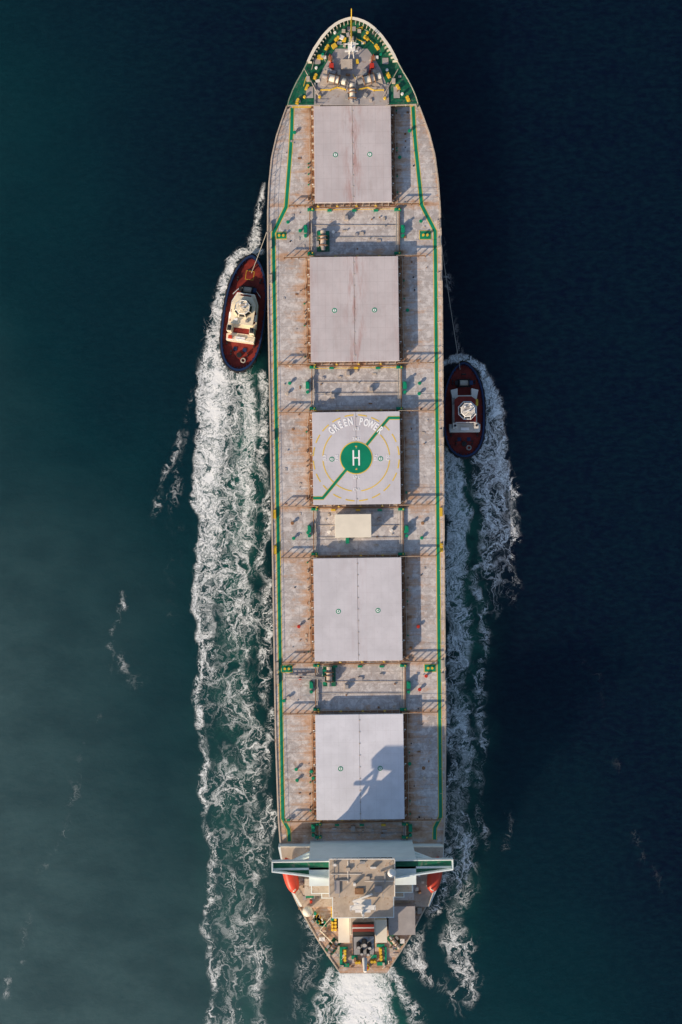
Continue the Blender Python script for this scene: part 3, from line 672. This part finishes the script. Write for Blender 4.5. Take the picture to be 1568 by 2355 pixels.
# ------------------------------------------------------------ tugs
def WP_(px,py,z=0.0):
    k=(D+DK-z)/D; return ((px-CX0)*S*k,(CY0-py)*S*k)
def tug(px,py,L,W,rot,variant):
    x,y=WP_(px,py,2); e=empty('tugboat',(x,y,0),rot)
    def hwt(t,lev=1.0):
        if t<0: w=(1-abs(t)**3.6)**0.5*(1.0)
        else: w=(1-abs(t)**2.3)**0.62
        return w*W/2*lev
    ts=[-1,-0.99,-0.97,-0.93,-0.87,-0.8,-0.7,-0.6,-0.45,-0.3,-0.1,0.1,0.3,0.45,0.6,0.7,0.8,0.87,0.93,0.97,0.99,1]
    def outl(f,fl=1.0): return [(-hwt(t)*f,t*L/2*fl) for t in ts]+[(hwt(t)*f,t*L/2*fl) for t in ts[::-1][1:-1]]
    o_top=outl(1.0,1.0); o_in=outl(0.93,0.965); o_w=outl(0.88,0.93); n=len(o_top)
    b=B()
    def loop(A,za,Bq,zb,mat):
        b.add([(p[0],p[1],za) for p in A]+[(p[0],p[1],zb) for p in Bq],[(i,n+i,n+(i+1)%n,(i+1)%n) for i in range(n)],mat,True)
    loop(o_top,2.3,o_top,1.2,'navy'); loop(o_top,1.2,o_w,-1.0,'navy')
    loop(o_in,2.3,o_top,2.3,'navy'); loop(outl(0.91,0.955),1.35,o_in,2.3,'navy')
    b.make('hull',e)
    b=B(); b.prism(outl(0.915,0.957),1.2,1.36,'tugdeck'); b.make('working_deck',e)
    b=B()
    oo=outl(1.02,1.01)
    for i in range(n):
        p=oo[i];q=oo[(i+1)%n]; b.cyl((p[0],p[1],1.95),(q[0],q[1],1.95),0.17,'rubber',n=8)
    per=[Vector(p) for p in oo]; tot=0
    for i in range(n):
        p=per[i];q=per[(i+1)%n]; seg=(q-p).length
        while tot<seg:
            w=p+(q-p)*(tot/seg); nn=Vector(((q-p).y,-(q-p).x)).normalized()
            if nn.dot(w)<0: nn=-nn
            b.torus((w.x+nn.x*0.12,w.y+nn.y*0.12,1.55),0.38,0.17,(nn.x,nn.y,0),'rubber',12,6); tot+=1.5
        tot-=seg
    for i in range(0,n):
        p=Vector(outl(0.9,0.95)[i]); b.box(p.x,p.y,1.36,2.2,0.3,0.08,'navy',math.atan2(p.y,p.x))
    b.make('fenders',e)
    b=B(); c='tugcream' if variant==0 else 'tugwhite'
    if variant==0:
        Z=1.36
        b.prism([(-2.6,-5.6),(2.6,-5.6),(2.7,-4.4),(2.0,-4.2),(2.0,-3.0),(2.7,-2.8),(2.5,1.6),(1.7,3.4),(-1.7,3.4),(-2.5,1.6),(-2.7,-2.8),(-2.0,-3.0),(-2.0,-4.2),(-2.7,-4.4)],Z,3.6,c)
        b.prism([(-1.9,-2.4),(1.9,-2.4),(2.0,1.2),(1.2,2.4),(-1.2,2.4),(-2.0,1.2)],3.6,5.2,c)
        b.prism([(-2.1,-2.6),(2.1,-2.6),(2.2,1.3),(1.3,2.7),(-1.3,2.7),(-2.2,1.3)],5.1,5.25,c)
        wc=(0,0.3); R=1.75; zt=7.3; z0=5.25
        for sx in(-2.1,2.1):
            b.box(sx,-3.6,1.36,6.2,0.85,1.1,c); b.box(sx,-3.6,6.2,6.35,0.7,0.9,'black'); b.cyl((sx,-3.6,6.35),(sx,-3.8,7.0),0.22,'black',n=10)
        b.box(0,-3.6,3.602,3.64,3.0,1.0,'tugdeck'); b.box(0,-5.0,3.602,3.9,1.8,0.5,'marking'); b.box(-1.9,-5.0,3.602,4.2,0.7,0.6,'orange')
        b.box(0.9,-1.9,5.25,5.6,0.5,0.5,'steel'); b.box(-1.1,-1.8,5.25,5.7,0.6,0.4,'marking')
        b.box(0,2.9,3.602,3.64,2.0,0.6,'tugdeck'); b.box(-2.2,-0.9,3.602,3.64,0.5,2.2,'tugdeck'); b.box(2.2,-0.9,3.602,3.64,0.5,2.2,'tugdeck')
        for sx in(-2.35,2.35):
            b.cyl((sx,-1.6,4.0),(sx,-0.4,4.0),0.3,'marking',n=12)
        rail(b,[(-2.5,-5.5),(2.5,-5.5)],3.6,'marking',1.0,1.0,0.04); rail(b,[(-2.5,-2.8),(-2.4,1.6),(-1.6,3.3),(1.6,3.3),(2.4,1.6),(2.5,-2.8)],3.6,'marking',1.0,1.0,0.04)
    else:
        Z=1.36
        b.prism([(-2.8,-4.3),(2.8,-4.3),(2.9,-3.7),(2.9,-2.8),(2.3,-2.8),(2.3,2.0),(2.6,3.6),(1.3,3.9),(1.3,2.6),(-1.3,2.6),(-1.3,3.9),(-2.6,3.6),(-2.3,2.0),(-2.3,-2.8),(-2.9,-2.8),(-2.9,-3.7)],Z,3.3,c)
        b.prism([(-1.9,-2.6),(1.9,-2.6),(1.9,1.6),(1.1,2.2),(-1.1,2.2),(-1.9,1.6)],3.3,4.4,c)
        b.prism([(-2.0,-2.7),(2.0,-2.7),(2.0,1.7),(1.2,2.3),(-1.2,2.3),(-2.0,1.7)],4.35,4.42,'tugdeck')
        wc=(0.3,-0.4); R=1.75; zt=6.4; z0=4.42
        for sx in(-2.0,2.0):
            b.box(sx,-3.2,3.3,5.3,0.8,1.0,c); b.cyl((sx,-3.2,5.3),(sx,-3.2,5.9),0.22,'black',n=10)
        b.box(2.2,1.2,3.3,3.7,0.6,1.2,'yellow'); b.box(-2.1,1.5,3.3,3.6,0.6,1.2,'steel'); b.box(0,-3.7,3.32,3.6,1.6,0.5,'marking')
    b.make('deckhouse',e,0.05)
    b=B()
    oc=lambda r:[(wc[0]+r*math.cos(math.pi/8+i*math.pi/4),wc[1]+r*math.sin(math.pi/8+i*math.pi/4)) for i in range(8)]
    b.prism(oc(R),z0,z0+0.8,c); b.prism(oc(R*0.99),z0+0.8,zt-0.2,'glass',oc(R*0.72)) 
    for i in range(8):
        p=oc(R*1.01)[i];q=oc(R*0.74)[i]; b.cyl((*p,z0+0.8),(*q,zt-0.2),0.09,c,n=6)
    b.prism(oc(R*0.78),zt-0.2,zt,c)
    b.box(wc[0],wc[1]+0.1,zt,zt+0.12,0.9,1.1,'steel' if variant else 'tan')
    if variant==1: b.ring(wc,R*0.92,R*1.05,z0+0.8,z0+0.95,'marking',n=8,a0=math.pi/8,a1=math.pi/8+2*math.pi)
    rail(b,[*oc(R*0.76),oc(R*0.76)[0]],zt,'marking',0.6,0.8,0.04)
    mx,my=wc[0],wc[1]-0.5
    b.cyl((mx,my,zt),(mx,my,zt+3.6),0.15,c,0.08,n=8); b.box(mx,my,zt+2.0,zt+2.12,1.8,0.2,c); b.box(mx,my+0.35,zt+1.3,zt+1.45,1.4,0.18,'marking',0.4)
    b.box(mx,my,zt+3.0,zt+3.1,1.0,0.15,c)
    for sx in(-0.55,0.55): b.cyl((mx+sx,my+1.1,zt),(mx+sx,my+1.1,zt+0.5),0.17,'marking',n=8)
    b.cyl((mx-0.7,my-0.5,zt),(mx,my,zt+2.2),0.06,c,n=5); b.cyl((mx+0.7,my-0.5,zt),(mx,my,zt+2.2),0.06,c,n=5)
    b.make('wheelhouse_and_mast',e)
    b=B()
    yw=L*0.5*(0.40 if variant==0 else 0.56)
    b.box(0,yw,1.36,1.6,2.6,1.5,'black'); b.cyl((-0.75,yw,2.2),(0.75,yw,2.2),0.5,'rope',n=14)
    for sx in(-0.85,0.85): b.cyl((sx-0.06,yw,2.2),(sx+0.06,yw,2.2),0.8,'black',n=16)
    b.box(1.35,yw,1.5,2.6,0.7,0.8,'navy'); b.box(-1.35,yw,1.5,2.4,0.6,0.8,'black')
    ys=L*0.5*0.74
    for sx in(-0.35,0.35): b.cyl((sx,ys,1.36),(sx,ys,2.4),0.13,'black',n=8)
    b.cyl((-0.35,ys,2.4),(0.35,ys,2.4),0.13,'black',n=8)
    if variant==0:
        q=L*0.5*0.66
        for a,bb,c1,d in((-0.75,q,0.08,1.7),(0.75,q,0.08,1.7),(0,q-0.8,1.5,0.08),(0,q+0.8,1.5,0.08)): b.box(a,bb,1.364,1.38,c1,d,'yellow')
    for t,sx in((-0.72,0.5),(-0.72,-0.5),(-0.55,0.72),(-0.55,-0.72),(0.55,0.68),(0.55,-0.68)):
        X=sx*hwt(t)*0.95; Y=t*L/2; b.cyl((X,Y,1.36),(X,Y,1.95),0.16,'black',n=10); b.cyl((X,Y+0.5,1.36),(X,Y+0.5,1.95),0.16,'black',n=10)
    b.cyl((0,-0.72*L/2,1.36),(0,-0.72*L/2,1.8),0.5,'black',n=14); b.box(0.9,-0.62*L/2,1.36,1.5,0.7,0.7,'navy'); b.box(-0.9,-0.62*L/2,1.36,1.5,0.7,0.7,'navy')
    b.torus((0.9,-0.8*L/2,1.5),0.4,0.13,(0,0,1),'rope',14,6)
    rail(b,[(-2.6,0.30*L/2),(-1.5,0.40*L/2+0.2),(1.5,0.40*L/2+0.2),(2.6,0.30*L/2)] if variant==0 else [(-1.9,-2.6),(1.9,-2.6)],1.36 if variant==0 else 4.42,'marking',1.0,1.0,0.04)
    b.make('towing_gear_and_deck_fittings',e)
    return e
tug(562,720,22.0,7.9,-math.atan2(36,270),0)
tug(1067,942,17.9,7.7,math.radians(0.5),1)
def rope(p0,p1,sag,r):
    b=B(); p0=Vector(p0);p1=Vector(p1); prev=None
    for i in range(17):
        t=i/16; q=p0.lerp(p1,t); q.z-=sag*4*t*(1-t)
        if prev is not None: b.cyl(prev,q,r,'rope',n=6)
        prev=q
    b.make('towing_line')
a=WP_(578,628,2.4); h=WP_(613,533,8.6); rope((a[0],a[1],2.4),(h[0],h[1],8.3),0.3,0.06)
a=WP_(1058,850,2.4); h=WP_(1015,560,8.6); rope((a[0],a[1],2.4),(h[0],h[1],8.3),0.6,0.05)
# ------------------------------------------------------------ water
WK=(D+DK)/D*S
fx=np.arange(-80,80.01,0.4); fy=np.arange(-105,105.01,0.4)
ext=np.array([120,200,400,1000,3000,8000.])
gx=np.concatenate([-ext[::-1],fx,ext]); gy=np.concatenate([-ext[::-1],fy,ext])
XX,YY=np.meshgrid(gx,gy); PX=XX/WK+CX0; PY=CY0-YY/WK
WX=7*np.sin(PY/41+PX/90+1)+4*np.sin(PY/17.3+2+PX/31)+2.5*np.sin(PY/8.1-PX/13)
amp=np.clip((PY-850)/300,0.0,1.0); WX=WX*(0.25+0.75*amp)
WY=8*np.sin(PX/27+PY/60)+4*np.sin(PX/11+1.3)
WY=WY*(0.2+0.8*amp)
PX=PX+WX; PY=PY+WY
foam=np.zeros_like(XX); aer=np.zeros_like(XX)
def line(arr,pts,p=2.0):
    best=np.zeros_like(arr)
    for (x0,y0,w0,i0),(x1,y1,w1,i1) in zip(pts[:-1],pts[1:]):
        dx,dy=x1-x0,y1-y0; t=np.clip(((PX-x0)*dx+(PY-y0)*dy)/(dx*dx+dy*dy),0,1)
        d=np.hypot(PX-(x0+dx*t),PY-(y0+dy*t)); w=w0+(w1-w0)*t; it=i0+(i1-i0)*t
        best=np.maximum(best,it*np.exp(-(d/w)**p))
    np.maximum(arr,best,out=arr)
F=foam
# port side
line(F,[(607,415,5,0.45),(598,470,9,0.6),(590,540,15,0.75),(580,585,17,0.9)])
line(F,[(600,578,8,0.9),(560,576,10,1.0),(532,600,12,1.05),(512,660,15,1.0),(500,730,19,1.0),(487,800,22,1.0),(480,860,26,1.05)])
line(F,[(545,590,10,0.9),(520,650,12,0.9),(506,740,14,0.95),(500,800,16,1.0)])
line(F,[(507,815,28,1.25),(500,870,34,1.25),(490,960,38,1.2),(486,1050,36,1.08),(482,1150,34,0.96),(480,1250,32,0.82),(478,1350,28,0.66),(474,1450,26,0.52),(475,1550,24,0.42)],p=3)
line(F,[(462,860,14,0.8),(458,1000,13,0.85),(456,1150,12,0.85),(456,1400,11,0.76),(460,1600,11,0.66),(468,1800,13,0.58),(486,1960,14,0.54),(480,2150,14,0.52),(490,2370,15,0.52)])
line(F,[(558,865,22,0.95),(568,930,24,0.92),(575,1000,24,0.84),(565,1100,25,0.78),(560,1200,24,0.70),(565,1300,24,0.64),(572,1450,23,0.62),(562,1550,22,0.58),(575,1650,24,0.58),(590,1780,22,0.54),(600,1900,22,0.48),(590,2000,22,0.45),(575,2150,30,0.48),(600,2370,32,0.5)])
line(F,[(602,860,14,0.75),(606,1000,14,0.65),(610,1250,16,0.55),(612,1450,20,0.54),(615,1700,20,0.48),(622,1900,18,0.5),(610,2010,18,0.45)])
line(F,[(530,860,62,0.62),(530,1100,72,0.56),(530,1400,76,0.48),(540,1700,78,0.43),(550,2000,78,0.36),(555,2370,82,0.38)],p=4)
line(aer,[(580,840,36,1.0),(575,950,50,1.0),(560,1100,60,1.0),(550,1300,64,0.8),(545,1600,66,0.6),(550,2000,74,0.4),(560,2370,74,0.3)])
# outer faint streaks
line(F,[(405,1000,9,0.34),(400,1050,14,0.46),(378,1110,14,0.42),(368,1165,16,0.42),(360,1220,14,0.15)])
line(F,[(470,730,8,0.3),(455,850,10,0.35),(425,980,14,0.28),(405,1160,20,0.28),(395,1300,26,0.2),(400,1450,30,0.1)])
line(F,[(285,1375,12,0.48),(280,1410,13,0.44),(264,1455,14,0.38),(270,1520,20,0.34),(300,1570,34,0.22)])
line(F,[(300,1350,10,0.13),(205,1700,16,0.2),(145,1900,20,0.26),(100,2000,16,0.2),(15,2290,24,0.32)])
# starboard
line(F,[(1018,460,4,0.2),(1022,560,10,0.28),(1035,700,16,0.3),(1060,815,14,0.3)])
line(F,[(1022,838,8,0.9),(1045,826,9,1.0),(1080,826,10,1.05),(1108,845,11,1.05),(1125,890,15,1.0),(1142,960,18,0.95),(1155,1020,18,0.82),(1162,1100,20,0.7),(1175,1200,20,0.58),(1182,1290,18,0.44),(1180,1400,14,0.22)])
line(F,[(1112,850,10,0.95),(1122,930,14,0.95),(1118,1010,18,0.9),(1100,1060,20,0.82)])
line(F,[(1130,960,34,0.7),(1130,1100,46,0.62),(1140,1250,48,0.5),(1150,1400,42,0.28)],p=3)
line(F,[(1040,1035,24,1.05),(1048,1100,27,0.98),(1050,1200,28,0.88),(1050,1300,30,0.78),(1050,1450,32,0.7),(1055,1600,34,0.62),(1058,1750,34,0.58),(1062,1900,34,0.52),(1060,2050,38,0.5),(1050,2150,44,0.48),(1080,2300,32,0.44)],p=3)
line(F,[(1026,1050,10,0.9),(1030,1400,10,0.66),(1034,1800,11,0.58),(1020,2050,16,0.5),(980,2150,26,0.48),(950,2210,22,0.48),(1000,2260,30,0.42),(1060,2330,26,0.35)])
line(F,[(1100,1300,18,0.48),(1110,1500,16,0.4),(1100,1700,18,0.42),(1110,1950,18,0.36)])
line(F,[(1290,1380,14,0.08),(1380,1600,18,0.12),(1440,1850,18,0.14),(1530,2100,18,0.1)])
line(F,[(1170,1870,18,0.28),(1160,1960,20,0.24)])
line(aer,[(1045,1040,26,0.8),(1060,1150,46,0.85),(1075,1350,50,0.95),(1075,1550,48,0.8),(1070,1850,46,0.5),(1065,2150,46,0.25)])
# stern wash
line(F,[(830,2225,46,1.35),(830,2262,56,1.4),(832,2310,66,1.3),(834,2370,74,1.2),(840,2500,80,0.95)],p=4)
line(F,[(760,2245,14,0.75),(740,2340,30,0.55),(720,2400,40,0.42)]); line(F,[(900,2245,14,0.75),(930,2300,24,0.55),(960,2370,30,0.42)])
line(aer,[(830,2230,80,1.0),(832,2400,120,0.95),(835,2550,120,0.7)],p=3)
line(F,[(700,2100,20,0.42),(720,2200,30,0.42),(690,2320,44,0.34)])
me=bpy.data.meshes.new('water'); nx,ny=len(gx),len(gy)
vt=np.stack([XX.ravel(),YY.ravel(),np.zeros(nx*ny)],1)
I,J=np.meshgrid(np.arange(ny-1),np.arange(nx-1),indexing='ij'); q=(I*nx+J).ravel()
fa=np.stack([q,q+1,q+nx+1,q+nx],1)
me.vertices.add(nx*ny); me.vertices.foreach_set('co',vt.ravel()); me.loops.add(fa.size); me.loops.foreach_set('vertex_index',fa.ravel().astype(np.int32))
me.polygons.add(len(fa)); me.polygons.foreach_set('loop_start',np.arange(0,fa.size,4,dtype=np.int32)); me.update(calc_edges=True)
for nm,ar in(('foam',foam),('aer',aer)):
    at=me.attributes.new(nm,'FLOAT','POINT'); at.data.foreach_set('value',ar.ravel().astype(np.float32))
def water_mat():
    g=G('sea_water'); o=g.obj(); x=g.sep(o); f=g.attr('foam'); a=g.attr('aer')
    big=g.noise(o,0.018,3,0.5); med=g.noise(g.mapv(o,(1.0,1.6,1)),0.10,4,0.6); rip=g.noise(g.mapv(o,(0.7,1.3,1)),0.9,4,0.65)
    # sun glitter falloff put into the colour: teal lower left to navy upper right
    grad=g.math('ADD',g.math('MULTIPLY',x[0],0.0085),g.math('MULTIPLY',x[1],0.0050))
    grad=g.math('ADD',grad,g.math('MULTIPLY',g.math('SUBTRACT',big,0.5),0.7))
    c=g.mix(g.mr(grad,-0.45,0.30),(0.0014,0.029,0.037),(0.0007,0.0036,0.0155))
    glare_tint=g.mr(grad,-1.05,-0.20,0.95,0.0)  # painted glare: paler grey-teal mixed into the lower-left water colour
    c=g.mix(glare_tint,c,(0.055,0.105,0.112))
    c=g.mix(g.mr(med,0.3,0.7,0,0.30),c,(0.0008,0.012,0.020))
    c=g.mix(g.mr(rip,0.35,0.7,0,0.18),c,(0.007,0.045,0.056))
    c=g.mix(g.math('MULTIPLY',g.math('MULTIPLY',a,g.mr(g.noise(o,0.25,4,0.65,0.5),0.3,0.65,0.3,0.95)),0.9,clamp=True),c,(0.014,0.115,0.088))
    w1=g.vm('SUBTRACT',g.noise(o,0.16,2,0.5,0,True),(0.5,0.5,0.5)); w2=g.vm('SUBTRACT',g.noise(o,0.7,3,0.6,0,True),(0.5,0.5,0.5))
    p=g.vm('ADD',o,g.vm('MULTIPLY',w1,(7,7,0))); p=g.vm('ADD',p,g.vm('MULTIPLY',w2,(2.8,2.8,0)))
    ps=g.mapv(p,(1.0,0.62,1))
    e1=g.vor(ps,0.33); e2=g.vor(ps,0.9)
    n1=g.noise(ps,0.55,4,0.65); n2=g.noise(p,2.4,4,0.7); n3=g.noise(ps,0.2,3,0.6)
    l1=g.mr(e1,0.0,g.math('ADD',0.03,g.math('MULTIPLY',f,0.14)),1,0)
    l2=g.mr(e2,0.0,g.math('ADD',0.03,g.math('MULTIPLY',f,0.19)),1,0)
    rd=g.math('ABSOLUTE',g.math('SUBTRACT',n1,0.5)); l3=g.mr(rd,0.0,g.math('ADD',0.008,g.math('MULTIPLY',f,0.055)),1,0)
    lac=g.math('MAXIMUM',g.math('MULTIPLY',l1,g.mr(n2,0.33,0.58)),g.math('MULTIPLY',l2,g.math('MULTIPLY',g.mr(f,0.3,0.8),g.mr(n2,0.36,0.6))))
    lac=g.math('MAXIMUM',lac,g.math('MULTIPLY',l3,g.mr(n2,0.3,0.6,0.2,1)))
    gate=g.mr(g.math('ADD',f,g.math('MULTIPLY',g.math('SUBTRACT',n3,0.5),1.7)),0.14,0.62)
    lac=g.math('MULTIPLY',g.math('MULTIPLY',lac,gate),g.mr(f,0.03,0.52,0,1))
    sol=g.mr(g.math('ADD',g.math('ADD',f,g.math('MULTIPLY',g.math('SUBTRACT',n2,0.5),2.2)),g.math('MULTIPLY',g.math('SUBTRACT',n1,0.5),2.1)),0.76,1.22)
    sol=g.math('MULTIPLY',sol,g.mr(f,0.3,0.75))
    FF=g.math('MAXIMUM',lac,sol)
    haze=g.math('MULTIPLY',g.mr(g.math('ADD',f,g.math('MULTIPLY',g.math('SUBTRACT',n1,0.5),0.8)),0.35,1.2),0.24)
    c=g.mix(haze,c,(0.25,0.42,0.42))
    c=g.mix(g.math('MULTIPLY',FF,0.96),c,(0.90,0.92,0.92))
    wv=g.math('ADD',g.noise(g.mapv(o,(0.8,1.1,1)),0.45,3,0.6),g.math('MULTIPLY',g.noise(o,2.0,2,0.6),0.22))
    nb=g.bump(wv,0.5,0.35)
    g.p.inputs['IOR'].default_value=1.33
    g.p.subsurface_method='BURLEY'
    g.put(g.p.inputs['Subsurface Weight'],g.mr(FF,0.0,0.6,1.0,0.0)); g.p.inputs['Subsurface Radius'].default_value=(1,1,1); g.p.inputs['Subsurface Scale'].default_value=40.0
    return g.out(c,g.mr(FF,0,1,0.30,0.9),0.35,0,nb)
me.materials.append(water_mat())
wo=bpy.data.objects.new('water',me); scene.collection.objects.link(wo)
# ------------------------------------------------------------ light
EL=math.radians(25); sd=Vector((-0.745,-0.667,0)).normalized()
tosun=Vector((sd.x*math.cos(EL),sd.y*math.cos(EL),math.sin(EL)))
sl=bpy.data.lights.new('sun','SUN'); sl.energy=5.0; sl.angle=math.radians(0.6); sl.color=(1.0,0.80,0.58)
so=bpy.data.objects.new('sun',sl); scene.collection.objects.link(so); so.rotation_euler=tosun.to_track_quat('Z','Y').to_euler(); so.location=(-60,-50,80)
w=bpy.data.worlds.new('World'); scene.world=w; w.use_nodes=True; nt=w.node_tree
sky=nt.nodes.new('ShaderNodeTexSky'); sky.sky_type='NISHITA'; sky.sun_disc=False; sky.sun_elevation=EL; sky.sun_rotation=math.atan2(sd.x,sd.y)%(2*math.pi)
nt.links.new(sky.outputs[0],nt.nodes['Background'].inputs[0]); nt.nodes['Background'].inputs[1].default_value=0.15
# ------------------------------------------------------------ camera
cam=bpy.data.cameras.new('camera'); co=bpy.data.objects.new('camera',cam); scene.collection.objects.link(co)
co.location=(0,0,DK+D); cam.sensor_width=36; cam.lens=36*D/(2*CY0*S); cam.clip_end=20000; cam.clip_start=1
scene.camera=co
